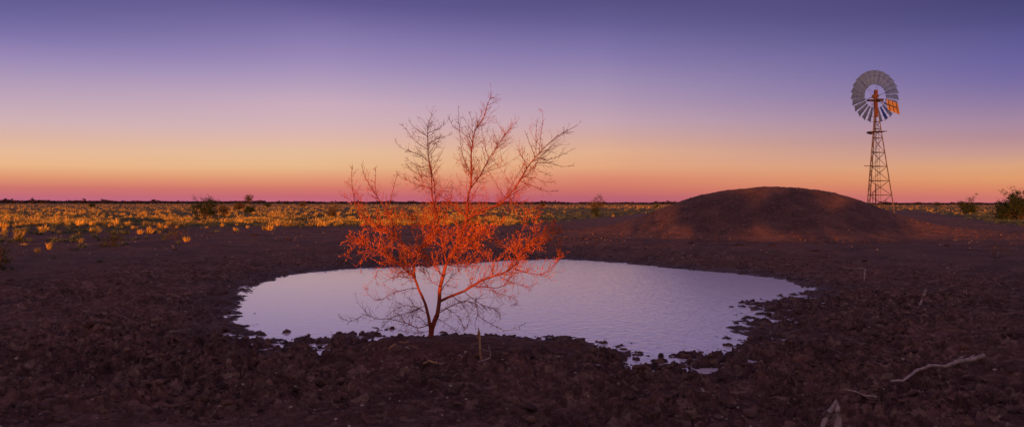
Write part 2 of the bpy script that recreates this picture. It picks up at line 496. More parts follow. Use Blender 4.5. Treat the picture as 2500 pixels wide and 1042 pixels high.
for (px, py, wpx) in ((1265, 571, 20), (1803, 603, 22), (1688, 598, 14), (1598, 572, 16), (1885, 604, 18), (1422, 585, 12), (705, 590, 22), (578, 572, 12), (620, 579, 18), (428, 616, 16), (2312, 604, 12), (1990, 618, 16)):
    ds = -1.98 * FPX / (HY - py) if py > HY else 40
    ds = 1.98 * FPX / (py - HY)
    x = (px - CX) / FPX * ds; hw = wpx / FPX * ds / 2
    mb_ = MB(); v = IV * np.array([1, .8, .28]) * hw
    v = v * (1 + .25 * np.sin(IV @ np.array([3.1, 2.2, 1.7]) + px))[:, None]
    mb_.v = [tuple(q) for q in v]; mb_.f = [tuple(q) for q in IF]; mb_.m = [0] * len(IF)
    o = mb_.build('mud_lump', M_lump, smooth=True); o.location = (x, ds, gz_at(x, ds) + .03)
    tag(o, 'low dark lump of dried mud lying alone on the bare soil beyond the pond', 'mud lump', 'dark mud lumps on the bare soil beyond the pond')


# ------------------------------------------------------------------ grass (uncountable)
def tufts(X, Y, H, W, nb, mi, seed=0):
    """many blades per tuft, two triangles each, as flat arrays"""
    rng = np.random.default_rng(seed)
    n = len(X)
    if n == 0: return np.zeros((0, 3)), np.zeros((0, 3), int), np.zeros(0, int)
    Z = terrain(X, Y)[0] + np.where((Y > 35) & (Y < 58), mound_h(X, Y), 0)
    b = n * nb
    X, Y, Z, H, W, MI = [np.repeat(q, nb) for q in (X, Y, Z, H, W, mi)]
    th = rng.uniform(0, 2 * math.pi, b); lean = rng.uniform(.05, 1.0, b) ** 1.2
    h = H * rng.uniform(.5, 1.1, b) * (1 - .35 * lean)
    bx = X + np.cos(th) * W * rng.uniform(0, .35, b); by = Y + np.sin(th) * W * rng.uniform(0, .35, b)
    tx = bx + np.cos(th) * lean * W * .8; ty = by + np.sin(th) * lean * W * .8
    mxx = bx + (tx - bx) * .35; myy = by + (ty - by) * .35
    ph = rng.uniform(0, math.pi, b); bw = H * .045 * rng.uniform(.6, 1.5, b)
    ox, oy = np.cos(ph) * bw, np.sin(ph) * bw
    V = np.stack([np.stack([bx - ox, by - oy, Z - .03], -1), np.stack([bx + ox, by + oy, Z - .03], -1),
                  np.stack([mxx + ox, myy + oy, Z + h * .6], -1), np.stack([mxx - ox, myy - oy, Z + h * .6], -1),
                  np.stack([tx, ty, Z + h], -1)], 1)
    base = np.arange(b)[:, None] * 5
    F = np.concatenate([base + np.array([0, 1, 2]), base + np.array([0, 2, 3]), base + np.array([3, 2, 4])])
    return V.reshape(-1, 3), F, np.concatenate([MI] * 3)


def field(n, dmin, dmax, nb, hs, ws, seed, near_sparse=False):
    rng = np.random.default_rng(seed)
    a = np.tan(np.deg2rad(38)) * rng.uniform(-1, 1, n)
    u = rng.uniform(0, 1, n)
    d = 1 / (1 / dmin + (1 / dmax - 1 / dmin) * u)
    if dmax > 200: d = dmin * (dmax / dmin) ** (.35 * u + .65 * (1 / dmin - 1 / d) / (1 / dmin - 1 / dmax))
    X, Y = a * d, d
    lim = grass_limit(X, Y) + 15 * fbm(X * .11, Y * .11, 15, 3) - 3; thin = ss(-2, 16, Y - lim)
    px = a * FPX + CX
    clump = fbm(X * .22, Y * .22 * .6, 33, 3)
    keep = (Y > lim) & ~((X > -3) & (X < 34) & (Y > 36) & (Y < 57) & (mound_h(X, Y) > .08)) & (rng.uniform(0, 1, n) < (.45 + .55 * ss(-.3, .3, clump)) * (.18 + .82 * thin))
    stray = (px < 520) & (Y > 27) & (Y < 60) & (rng.uniform(0, 1, n) < .48 * ss(560, 100, px) * ss(27, 40, Y)) & (fbm(X * .5, Y * .5, 61, 2) > -.1)
    keep |= stray
    right_shade = ss(1230, 1400, px)
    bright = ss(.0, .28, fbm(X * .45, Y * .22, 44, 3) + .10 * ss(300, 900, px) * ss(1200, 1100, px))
    pg = (.80 * bright + .03) * (1 - right_shade) + right_shade * (.03 + .9 * ss(210, 300, Y))  # green mix on the right stands in for shade, far gold for sunlight
    pg = np.maximum(pg, .9 * ss(170, 300, Y) * (1 - right_shade))
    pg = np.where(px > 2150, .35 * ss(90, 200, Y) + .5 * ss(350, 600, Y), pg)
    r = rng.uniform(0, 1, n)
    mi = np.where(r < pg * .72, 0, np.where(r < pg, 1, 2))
    f = rng.uniform(.55, 1.25, n) * (.8 + .45 * bright)
    big = np.where(mi == 2, .72, 1.0)
    H = hs * f * big; W = ws * f * np.where(mi == 2, 1.25, 1)
    return X[keep], Y[keep], H[keep], W[keep], mi[keep]


parts = []
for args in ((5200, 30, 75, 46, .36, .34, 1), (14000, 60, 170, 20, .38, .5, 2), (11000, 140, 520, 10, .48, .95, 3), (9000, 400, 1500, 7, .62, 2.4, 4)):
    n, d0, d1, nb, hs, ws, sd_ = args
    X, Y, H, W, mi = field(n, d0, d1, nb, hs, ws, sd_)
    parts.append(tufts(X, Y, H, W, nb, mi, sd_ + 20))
off = 0; VV, FF, MM = [], [], []
for V, F, M_ in parts:
    VV.append(V); FF.append(F + off); MM.append(M_); off += len(V)
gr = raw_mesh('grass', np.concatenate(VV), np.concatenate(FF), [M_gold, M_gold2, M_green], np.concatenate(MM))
tag(gr, 'golden and green tussock grass covering the plain behind the pond', kind='stuff')


def clump(px, py, h_px, w_px, material, label, cat='grass clump', nb=60, name='grass_clump', group=None, up=.9):
    p = ray_ground(px, py)
    s = p.y / FPX
    h, w_ = h_px * s, w_px * s
    mb = MB()
    for i in range(nb):
        th = random.uniform(0, 6.28); le = random.random() ** up
        bx, by = math.cos(th) * w_ * .22 * random.random(), math.sin(th) * w_ * .22 * random.random()
        tx, ty = bx + math.cos(th) * le * w_ * .42, by + math.sin(th) * le * w_ * .42
        hh = h * random.uniform(.45, 1.05) * (1 - .3 * le); bw = max(.004, h * .03) * random.uniform(.6, 1.4)
        ph = random.uniform(0, 3.14); ox, oy = math.cos(ph) * bw, math.sin(ph) * bw
        m1 = (bx + (tx - bx) * .35, by + (ty - by) * .35)
        mb.quad((bx - ox, by - oy, -.02), (bx + ox, by + oy, -.02), (m1[0] + ox, m1[1] + oy, hh * .6), (m1[0] - ox, m1[1] - oy, hh * .6))
        mb.tri((m1[0] - ox, m1[1] - oy, hh * .6), (m1[0] + ox, m1[1] + oy, hh * .6), (tx, ty, hh))
    o = mb.build(name, material); o.location = p
    return tag(o, label, cat, group)


# ------------------------------------------------------------------ bushes and trees
def grow(mb, tips, p, d, length, r, level, rng, spread, curl=.12, segs=4, kids=(4, 4, 3), up=.15):
    pts, rs = [p.copy()], [r]
    q = p.copy(); d = d.normalized(); st = length / segs
    for i in range(segs):
        d = (d + Vector((rng.gauss(0, curl), rng.gauss(0, curl), rng.gauss(0, curl) + up * curl))).normalized()
        q = q + d * st; pts.append(q.copy()); rs.append(r * (1 - .75 * (i + 1) / segs))
    mb.tube(pts, rs, 5 if level > 1 else 3, cap=False)
    if level <= 0:
        tips.append((pts[-1], d)); tips.append((pts[len(pts) // 2], d)); return
    for c in range(kids[level - 1]):
        t = rng.uniform(.3, 1.0); f = t * segs; i = min(int(f), segs - 1)
        b = pts[i].lerp(pts[i + 1], f - i)
        ax = Vector((rng.gauss(0, 1), rng.gauss(0, 1), rng.gauss(0, .7))).normalized()
        nd = (d * (1 - spread) + ax * spread).normalized()
        grow(mb, tips, b, nd, length * rng.uniform(.42, .7), r * .5, level - 1, rng, spread, curl, segs, kids, up)


def bush(name, p, h, w_, leafmat, label, cat, seed, stems=7, leaves=900, leaf=.05, trunk_h=0, kids=(4, 4, 3), group=None, r=.03, crown_sink=0, part='foliage', twigmat=None):
    rng = random.Random(seed)
    e = empty(name, p, label, cat, group)
    mb = MB(); tips = []
    base = Vector((0, 0, -.06 * h))
    if trunk_h:
        tp = [base, Vector((.03 * w_, 0, trunk_h * .5)), Vector((-.02 * w_, .02 * w_, trunk_h))]
        mb.tube(tp, [r * 2.2, r * 1.7, r * 1.4], 7); base = tp[-1]
    for s in range(stems):
        th = 2 * math.pi * (s + rng.random() * .7) / stems; el = rng.uniform(.25, 1.3)
        d = Vector((math.cos(th) * math.cos(el) * w_ / 2, math.sin(th) * math.cos(el) * w_ / 2, math.sin(el) * (h - trunk_h)))
        grow(mb, tips, base.copy(), d, d.length * .72, r, 2, rng, .5, kids=kids)
    mb.build('trunk' if trunk_h else 'stems', twigmat or M_stem, e)
    lf = MB()
    for i in range(leaves):
        t, d = rng.choice(tips)
        c = t + Vector((rng.gauss(0, 1), rng.gauss(0, 1), rng.gauss(0, 1))) * leaf * 1.6
        if c.z < -.02: c.z = abs(c.z)
        a = Vector((rng.gauss(0, 1), rng.gauss(0, 1), rng.gauss(0, 1))).normalized()
        b_ = a.cross(Vector((rng.gauss(0, 1), rng.gauss(0, 1), rng.gauss(0, 1)))).normalized()
        L = leaf * rng.uniform(.6, 1.4)
        lf.quad(c - a * L, c + b_ * L * .4, c + a * L, c - b_ * L * .4)
    if leaves: lf.build(part, leafmat, e)
    return e


def bush_px(name, px, base_y, d, top_y, w_px, **kw):
    x = (px - CX) / FPX * d
    z = gz_at(x, d)
    h = (HY - top_y) / FPX * d - z
    return bush(name, Vector((x, d, z)), h, w_px / FPX * d, **kw)


def dist_for(py): return -PLAIN * FPX / (py - HY)


bush_px('desert_bush', 500, 540, dist_for(538), 482, 62, leafmat=M_bush, label='tall dark twiggy bush standing above the horizon in the golden grass on the left', cat='bush', seed=1, stems=13, leaves=4200, leaf=.07, kids=(3, 4, 4), r=.035)
bush_px('desert_bush', 548, 528, dist_for(529), 499, 30, leafmat=M_bushdry, label='round brownish bush right of the tall twiggy bush on the left plain', cat='bush', seed=2, stems=8, leaves=1300, leaf=.09, r=.03)
bush_px('desert_bush', 608, 522, dist_for(521), 500, 26, leafmat=M_bush, label='small dark green bush on the plain directly below the lone round tree', cat='bush', seed=3, stems=8, leaves=1500, leaf=.11, r=.03)
bush_px('desert_bush', 584, 512, dist_for(512), 492, 26, leafmat=M_bushdry, label='brown dry bush just left of and below the lone round tree', cat='bush', seed=4, stems=7, leaves=1300, leaf=.16, r=.04)
bush_px('lone_tree', 608, 499, 620, 475, 20, leafmat=M_bushdry, label='lone round crowned tree standing on the left horizon', cat='tree', seed=5, stems=9, leaves=1500, leaf=.30, trunk_h=2.6, r=.14, part='crown')
bush_px('spreading_tree', 1457, 526, dist_for(526), 477, 40, leafmat=M_bushdry, label='thin open crowned small tree between the red tree and the mound', cat='tree', seed=6, stems=8, leaves=1100, leaf=.08, trunk_h=.7, r=.04, kids=(3, 4, 3), part='crown')
bush_px('desert_bush', 1452, 531, dist_for(528) - 4, 502, 26, leafmat=M_bush, label='small dark bush at the foot of the thin open tree left of the mound', cat='bush', seed=16, stems=8, leaves=900, leaf=.08, r=.03)
bush_px('desert_bush', 2364, 520, dist_for(520), 474, 36, leafmat=M_bush, label='upright twiggy bush right of the windmill against the horizon', cat='bush', seed=7, stems=12, leaves=3600, leaf=.11, r=.06, kids=(3, 4, 4))
bush_px('desert_bush', 2492, 536, dist_for(535), 462, 100, leafmat=M_bush, label='large dense dark bush at the right edge of the photo', cat='bush', seed=8, stems=18, leaves=11000, leaf=.10, r=.05, kids=(4, 5, 4))
bush_px('desert_bush', 225, 507, dist_for(507), 498, 12, leafmat=M_bush, label='tiny dark bush far out on the left plain near the horizon', cat='bush', seed=9, stems=6, leaves=350, leaf=.25, r=.04)
bush_px('desert_bush', 653, 507, dist_for(506), 496, 14, leafmat=M_bush, label='low dark bush far out on the plain right of the lone round tree', cat='bush', seed=10, stems=6, leaves=350, leaf=.25, r=.04)
bush_px('desert_bush', 738, 506, dist_for(506), 494, 18, leafmat=M_bushdry, label='brown bush far out on the plain midway between lone tree and red tree', cat='bush', seed=11, stems=6, leaves=500, leaf=.25, r=.04)
bush_px('desert_bush', 810, 530, dist_for(530), 500, 22, leafmat=M_bushdry, label='faded yellowish bush in the golden grass just left of the red tree', cat='bush', seed=12, stems=8, leaves=900, leaf=.09, r=.03)
bush_px('desert_bush', 1324, 506, dist_for(505), 495, 16, leafmat=M_bush, label='low dark bush far out on the plain just right of the red tree', cat='bush', seed=13, stems=6, leaves=350, leaf=.25, r=.04)
bush_px('desert_bush', 1603, 508, dist_for(508), 499, 14, leafmat=M_bush, label='low dark bush far out where the mound meets the plain on its left', cat='bush', seed=14, stems=6, leaves=350, leaf=.22, r=.04)
bush_px('desert_bush', 2288, 500, 620, 492, 16, leafmat=M_bush, label='tiny dark bush on the right horizon beside the windmill foot', cat='bush', seed=15, stems=6, leaves=350, leaf=.4, r=.08)
# nearer growth on the left bank
bush_px('low_bush', 275, 603, ray_ground(275, 603).y, 566, 60, leafmat=M_bush, label='spreading dark green low bush on bare soil left of the pond', cat='bush', seed=21, stems=10, leaves=700, leaf=.03, r=.012)
bush_px('low_bush', 432, 585, ray_ground(432, 585).y, 540, 56, leafmat=M_bushdry, label='wispy olive bush at the grass edge left of the pond', cat='bush', seed=22, stems=10, leaves=420, leaf=.03, r=.010)
bush_px('low_bush', 2, 655, ray_ground(4, 655).y, 572, 40, leafmat=M_bush, label='dark rusty green bush cut by the left edge of the photo', cat='bush', seed=23, stems=9, leaves=900, leaf=.025, r=.010)
bush_px('low_bush', 2432, 628, ray_ground(2432, 630).y, 577, 60, leafmat=M_bushdry, label='straggly dry weed with a tall orange spike on the far right bank', cat='bush', seed=24, stems=6, leaves=260, leaf=.02, r=.006, kids=(2, 3, 3))
clump(120, 610, 22, 26, M_gold, 'bright orange grass clump alone on bare soil at the far left')
clump(44, 590, 32, 30, M_gold2, 'olive green grass clump standing at the far left edge of the bare soil')
clump(200, 594, 16, 22, M_gold2, 'yellow green grass clump between the orange clump and the dark low bush')
clump(92, 618, 16, 24, M_gold2, 'grey faded grass clump in front of the bright orange clump')
clump(60, 600, 8, 30, M_gold, 'low yellow grass clump left of the bright orange clump')
clump(8, 662, 12, 20, M_weed, 'bright green weed clump at the left edge below the rusty bush', 'weed', name='green_weed')
clump(30, 660, 7, 10, M_weed, 'small green weed clump just right of the bright green one at the left edge', 'weed', name='green_weed')
clump(244, 642, 9, 24, M_weed, 'green weed clump lying on bare soil below the dark low bush', 'weed', name='green_weed')
clump(132, 632, 8, 20, M_green, 'bluish green weed clump below the bright orange grass clump', 'weed', name='green_weed')
clump(180, 612, 10, 44, M_weed, 'flat green weed clump left of the dark low bush', 'weed', name='green_weed')
clump(500, 798, 4, 12, M_weed, 'tiny green weed clump on the mud left of the pond', 'weed', name='green_weed', nb=25)

# far-off scrub line on the horizon
rng = np.random.default_rng(88)
V, F = [], []
n = 9000
a = rng.uniform(-1, 1, n) * np.tan(np.deg2rad(40)); D = rng.uniform(1500, 2400, n)
px = a * FPX + CX
hmax = np.interp(px, [-300, 0, 300, 700, 1300, 2500], [7.0, 6.6, 5.6, 4.6, 3.6, 3.8]) * (1 + .55 * fbm(a * 90, D * .001, 5, 3))
hh = np.abs(hmax) * (D / 2000) * np.where(rng.uniform(0, 1, n) < .02, 1.7, 1)
z0 = terrain(a * D, D)[0]
for q in range(5):
    w1 = rng.uniform(2.5, 7, n); zc = z0 + hh * rng.uniform(.15, 1, n)
    cx0, cy0 = a * D + rng.normal(0, 4, n), D + rng.normal(0, 6, n)
    th = rng.uniform(0, 6.28, n)
    for kq in range(3):
        V.append(np.stack([cx0 + np.cos(th + kq * 2.1) * w1, cy0 + np.sin(th + kq * 2.1) * w1, np.maximum(z0 - .3, zc + (kq - 1) * hh * rng.uniform(-.35, .35, n) - (kq == 1) * hh * .5)], -1))
V = np.stack(V, 1).reshape(-1, 3)
F = np.arange(len(V)).reshape(-1, 3)
fo = raw_mesh('distant_scrub', V, F, [M_farwood]); tag(fo, 'thin dark line of far-off scrub along the horizon', kind='stuff')

# ------------------------------------------------------------------ the red tree
TD = 12.0
tb = ray_ground(1050, 838, 9, 14)
tree = empty('bare_tree', (tb.x, TD, tb.z - .02), 'sparse many-stemmed tree glowing red at the near edge of the pond', 'tree')
TO = tree.location.copy()
rt = random.Random(5)


def limb_path(pxs, dep0, dep1):
    """a limb through its bends, smoothly interpolated; dep = metres nearer (-) or farther (+) than the trunk"""
    P = []
    n = len(pxs)
    for i, (x, y) in enumerate(pxs):
        t = i / (n - 1)
        d = TD + dep0 + (dep1 - dep0) * t ** .8
        P.append(pt(x, y, d) - TO)
    out = []
    for i in range(n - 1):
        p0 = P[max(i - 1, 0)]; p1 = P[i]; p2 = P[i + 1]; p3 = P[min(i + 2, n - 1)]
        st = max(2, int((p2 - p1).length / .07))
        for s in range(st):
            t = s / st
            out.append(.5 * ((2 * p1) + (p2 - p0) * t + (2 * p0 - 5 * p1 + 4 * p2 - p3) * t * t + (3 * p1 - p0 - 3 * p2 + p3) * t ** 3))
    out.append(P[-1])
    for i in range(1, len(out) - 1):
        out[i] = out[i] + Vector((rt.gauss(0, 1), rt.gauss(0, 1), rt.gauss(0, 1))) * .0018
    return out


def row_of(p):      # photo row of a point of the tree (local)
    q = p + TO; return HY - q.z / q.y * FPX
def col_of(p):
    q = p + TO; return CX + q.x / q.y * FPX


def leaf_at(lf, c, d, L, rng):
    a = (d + Vector((rng.gauss(0, .6), rng.gauss(0, .6), rng.gauss(0, .6)))).normalized()
    b_ = a.cross(Vector((rng.gauss(0, 1), rng.gauss(0, 1), rng.gauss(0, 1)))).normalized()
    lf.quad(c, c + a * L * .5 + b_ * L * .28, c + a * L, c + a * L * .5 - b_ * L * .28)


def leafiness(p):
    y = row_of(p); x = col_of(p)
    v = np.interp(y, [250, 330, 420, 490, 520, 560, 620, 660, 700, 740], [.04, .05, .08, .22, .95, 1.15, .9, .34, .10, .02])
    if x > 1290: v *= .8
    return float(v)


def twig(mb, lf, p, d, L, r, level, rng, droop=0.0):
    segs = 5 if L > .25 else 3
    pts, rs = [p.copy()], [r]; q = p.copy(); d = d.normalized()
    for i in range(segs):
        d = (d + Vector((rng.gauss(0, .13), rng.gauss(0, .13), rng.gauss(0, .10) + .10 * (1 - droop * 2)))).normalized()
        q = q + d * L / segs; pts.append(q.copy()); rs.append(max(.0012, r * (1 - .7 * (i + 1) / segs)))
    mb.tube(pts, rs, 3, cap=False)
    lv = leafiness(q)
    for i in range(segs):
        nl = lv * L / segs * 72
        k = int(nl) + (1 if rng.random() < nl - int(nl) else 0)
        for _ in range(k):
            leaf_at(lf, pts[i].lerp(pts[i + 1], rng.random()), d, rng.uniform(.012, .030), rng)
    if level > 0:
        for c in range(max(2, int(L * 13))):
            f = rng.uniform(.15, .98) * segs; i = min(int(f), segs - 1)
            b_ = pts[i].lerp(pts[i + 1], f - i)
            ax = Vector((rng.gauss(0, 1), rng.gauss(0, 1), rng.gauss(0, 1))).normalized()
            nd = (d * .75 + ax * .8).normalized()
            twig(mb, lf, b_, nd, L * rng.uniform(.25, .5), r * .6, level - 1, rng, droop)


def make_limb(name, pxs, dep0, dep1, r0, r1, density, tl, start=.15, droop=0, seed=0, sides=8, level=1, shoots=0):
    rng = random.Random(seed * 31 + 3)
    path = limb_path(pxs, dep0, dep1)
    n = len(path)
    rs = [r0 + (r1 - r0) * (i / (n - 1)) ** .85 for i in range(n)]
    mb = MB(); mb.tube(path, rs, sides)
    ob = mb.build(name, M_bark, tree, smooth=True)
    if density > 0:
        tw, lf = MB(), MB()
        total = sum((path[i + 1] - path[i]).length for i in range(n - 1))
        for k in range(int(total * density * 2.15)):
            f = (start + (1 - start) * rng.random()) * (n - 1); i = min(int(f), n - 2)
            p = path[i].lerp(path[i + 1], f - i); tg = (path[i + 1] - path[i]).normalized()
            ax = tg.cross(Vector((rng.gauss(0, 1), rng.gauss(0, 1), rng.gauss(0, 1)))).normalized()
            spread = rng.uniform(.7, 1.5)
            d = (tg + ax * spread).normalized()
            t = f / (n - 1)
            L = tl * rng.uniform(.45, 1.3) * (1 - .74 * t)
            if p.z < .35: L *= .75
            twig(tw, lf, p, d, L, .0036 * (1 - .35 * t), level, rng, droop)
        for k in range(shoots):
            t = .2 + .62 * (k + rng.random()) / shoots; f = t * (n - 1); i = min(int(f), n - 2)
            p = path[i].lerp(path[i + 1], f - i)
            if row_of(p) > 520: continue
            tg = (path[i + 1] - path[i]).normalized()
            a_ = rng.uniform(0, 6.28)
            side = Vector((math.cos(a_), math.sin(a_) * .8, rng.uniform(-.1, .35)))
            twig(tw, lf, p, (tg * .55 + side).normalized(), rng.uniform(.45, .85) * (1.15 - .7 * t), .0042, 1, rng, 0)
        tw.build('twigs', M_twig, ob)
        if lf.v: lf.build('leaves', M_leaf, ob)
    return path


# trunk with its two stems
tr = MB()
tr.tube(limb_path([(1049, 850), (1051, 830), (1054, 806), (1060, 787), (1068, 768)], 0, 0), [.062, .050, .047, .045, .043, .042, .040, .040, .038][:9] + [.038] * 40, 9)
tr.build('trunk', M_bark, tree, smooth=True)
B = [(1060, 787), (1068, 768), (1072, 735), (1075, 702), (1081, 677), (1090, 644), (1108, 611), (1126, 575), (1137, 545), (1141, 514), (1143, 481), (1150, 448), (1150, 416), (1150, 377), (1153, 350), (1159, 321), (1172, 302), (1182, 282), (1189, 259), (1195, 243), (1203, 238), (1206, 242)]
make_limb('limb', B, 0, .35, .037, .003, 13, .62, .16, seed=1, level=1, shoots=30)
make_limb('limb', [(1052, 812), (1049, 785), (1039, 742), (1024, 710), (1013, 680), (1000, 667), (977, 648), (955, 629), (922, 613), (889, 598), (853, 582)], 0, -.9, .031, .004, 20, .55, .42, seed=2)
make_limb('limb', [(1013, 680), (1010, 655), (1013, 630), (1030, 600), (1052, 565), (1063, 527), (1059, 500), (1055, 481), (1053, 432), (1048, 396), (1044, 363), (1044, 324), (1045, 308), (1049, 292), (1055, 279)], 0, .5, .021, .003, 17, .52, .15, seed=3, shoots=30)
make_limb('limb', [(1090, 640), (1082, 604), (1075, 570), (1068, 530), (1063, 497), (1060, 448), (1053, 416), (1049, 396)], .05, .42, .014, .006, 12, .5, .1, seed=4)
make_limb('limb', [(1140, 535), (1163, 521), (1185, 510), (1211, 503), (1241, 478), (1264, 448), (1286, 412), (1309, 381), (1329, 360), (1355, 337), (1381, 321), (1409, 306)], .1, -.9, .019, .003, 12, .42, .08, seed=5, shoots=16)
make_limb('limb', [(1075, 735), (1104, 722), (1134, 710), (1155, 697), (1177, 684), (1214, 671), (1243, 659), (1263, 637), (1276, 611), (1298, 590), (1323, 567), (1345, 545)], 0, -1.0, .024, .004, 20, .5, .22, seed=6)
make_limb('limb', [(1150, 458), (1172, 429), (1195, 386), (1218, 350), (1241, 318), (1262, 298)], .2, 1.2, .011, .003, 15, .42, .1, seed=7, shoots=18)
more = [
    # (points, depth start, depth end, r0, r1, twig density, twig length)
    ([(1150, 372), (1146, 344), (1123, 320), (1104, 305), (1096, 288)], .28, -.1, .007, .0025, 9, .22),
    ([(1123, 320), (1120, 300), (1120, 285), (1118, 258)], .1, -.2, .005, .002, 8, .16),
    ([(1159, 321), (1169, 295), (1180, 267)], .3, .5, .005, .002, 10, .18),
    ([(1152, 345), (1143, 322), (1133, 306)], .3, .0, .005, .002, 10, .18),
    ([(1153, 335), (1152, 310), (1151, 290), (1143, 272)], .3, .5, .004, .002, 8, .14),
    ([(1150, 425), (1135, 395), (1125, 360), (1124, 335)], .25, .7, .006, .002, 12, .25),
    ([(1309, 383), (1335, 390), (1368, 380), (1397, 365)], -.6, -1.1, .006, .002, 8, .22),
    ([(1316, 375), (1319, 341), (1324, 305), (1325, 274), (1318, 268)], -.6, -.4, .005, .002, 10, .12),
    ([(1309, 376), (1308, 328), (1310, 305), (1314, 290)], -.6, -.8, .005, .002, 10, .12),
    ([(1306, 382), (1293, 350), (1282, 321)], -.6, -.9, .005, .002, 8, .12),
    ([(1273, 432), (1309, 435), (1329, 445), (1358, 442)], -.5, -.2, .005, .002, 9, .2),
    ([(1269, 442), (1303, 455), (1329, 466), (1365, 465)], -.45, -1.0, .005, .002, 9, .2),
    ([(1309, 398), (1340, 398), (1370, 406), (1400, 404)], -.6, -.3, .005, .002, 9, .18),
    ([(1290, 405), (1320, 418), (1345, 430)], -.5, -1.0, .004, .002, 9, .2),
    ([(1240, 480), (1262, 500), (1300, 512), (1330, 500)], -.4, -1.2, .006, .002, 16, .3),
    ([(1211, 503), (1240, 470), (1262, 430), (1286, 390)], -.2, .5, .007, .002, 14, .28),
    ([(988, 597), (966, 578), (929, 556), (893, 531), (869, 507), (861, 465), (858, 425), (861, 406)], -.3, -.9, .013, .003, 15, .32),
    ([(970, 582), (960, 548), (944, 514), (921, 481), (902, 452), (890, 429), (882, 401)], -.3, -.1, .012, .003, 14, .30),
    ([(921, 481), (916, 455), (917, 430), (916, 409)], -.2, -.3, .006, .002, 10, .16),
    ([(944, 514), (955, 480), (962, 455), (970, 422)], -.2, .1, .007, .002, 12, .2),
    ([(895, 533), (875, 505), (850, 485), (832, 478)], -.8, -1.3, .006, .002, 10, .22),
    ([(930, 556), (895, 520), (870, 470), (845, 445)], -.6, .2, .006, .002, 10, .2),
    ([(1048, 396), (1025, 378), (1009, 373), (993, 367), (975, 358), (964, 344)], .4, -.1, .006, .002, 11, .2),
    ([(1046, 366), (1014, 345), (993, 318), (980, 304)], .4, .6, .006, .002, 11, .18),
    ([(1045, 335), (1020, 318), (1005, 305), (998, 288)], .4, .2, .005, .002, 10, .14),
    ([(1045, 325), (1068, 315), (1088, 300)], .4, .3, .005, .002, 10, .14),
    ([(1046, 350), (1072, 338), (1105, 328)], .4, .9, .005, .002, 11, .2),
    ([(1050, 415), (1020, 405), (995, 390)], .4, .9, .005, .002, 12, .22),
    ([(1053, 432), (1020, 425), (990, 400)], .4, -.2, .005, .002, 12, .24),
    ([(1054, 460), (1015, 450), (975, 430)], .35, .9, .006, .002, 14, .28),
    ([(1159, 699), (1185, 700), (1217, 702), (1239, 688), (1258, 662), (1275, 640)], -.3, .4, .010, .002, 15, .32),
    ([(1258, 657), (1290, 666), (1323, 669), (1349, 651), (1367, 626), (1367, 586)], -.5, -1.3, .010, .002, 14, .3),
    ([(1276, 611), (1300, 600), (1340, 590), (1367, 560)], -.7, -1.4, .007, .002, 18, .26),
    ([(1263, 637), (1262, 600), (1275, 560), (1285, 520)], -.5, -.2, .008, .002, 20, .26),
    ([(1298, 590), (1305, 560), (1310, 530), (1318, 510)], -.8, -.6, .007, .002, 20, .22),
    ([(1298, 592), (1330, 575), (1352, 560), (1358, 540)], -.8, -1.1, .006, .002, 18, .22),
    ([(1130, 570), (1165, 565), (1200, 580), (1235, 610)], .1, .8, .009, .002, 18, .34),
    ([(1125, 577), (1160, 600), (1190, 640), (1205, 670)], .1, -.6, .007, .002, 16, .32),
    ([(1100, 625), (1140, 600), (1185, 560), (1225, 540)], .1, -.9, .010, .002, 18, .38),
    ([(1139, 530), (1110, 505), (1080, 480), (1060, 470)], .2, .9, .007, .002, 15, .36),
    ([(1082, 675), (1050, 640), (1000, 615), (950, 600)], .0, .9, .010, .002, 18, .36),
    ([(1090, 645), (1120, 650), (1160, 640), (1195, 610)], .0, 1.0, .008, .002, 18, .34),
    ([(1052, 565), (1015, 540), (975, 530), (935, 520)], .25, .9, .008, .002, 18, .36),
    ([(1060, 545), (1090, 520), (1100, 490), (1105, 455)], .3, 1.0, .007, .002, 14, .3),
    ([(1015, 640), (985, 600), (960, 560), (955, 520)], .0, -.4, .008, .002, 18, .32),
    ([(1013, 680), (985, 675), (955, 680), (935, 690)], .0, -.8, .006, .002, 14, .28),
    ([(922, 613), (890, 620), (880, 645), (882, 665)], -.6, -.8, .005, .002, 12, .2),
    ([(889, 598), (865, 600), (850, 615), (840, 625)], -.8, -1.2, .005, .002, 12, .2),
    ([(955, 629), (935, 645), (918, 670), (922, 700)], -.5, -.9, .005, .002, 10, .2),
    ([(1018, 703), (995, 706), (955, 717), (926, 733), (900, 719), (895, 702)], 0, -1.1, .007, .002, 11, .3),
    ([(1072, 720), (1090, 690), (1120, 660), (1150, 650)], 0, .8, .007, .002, 14, .32),
    ([(1075, 700), (1045, 680), (1035, 660), (1040, 630)], 0, .5, .006, .002, 14, .3),
]
for i, (p, d0, d1, r0, r1, dn, tl) in enumerate(more):
    make_limb('limb', p, d0, d1, r0, r1, dn, tl, .08, seed=20 + i, sides=5)
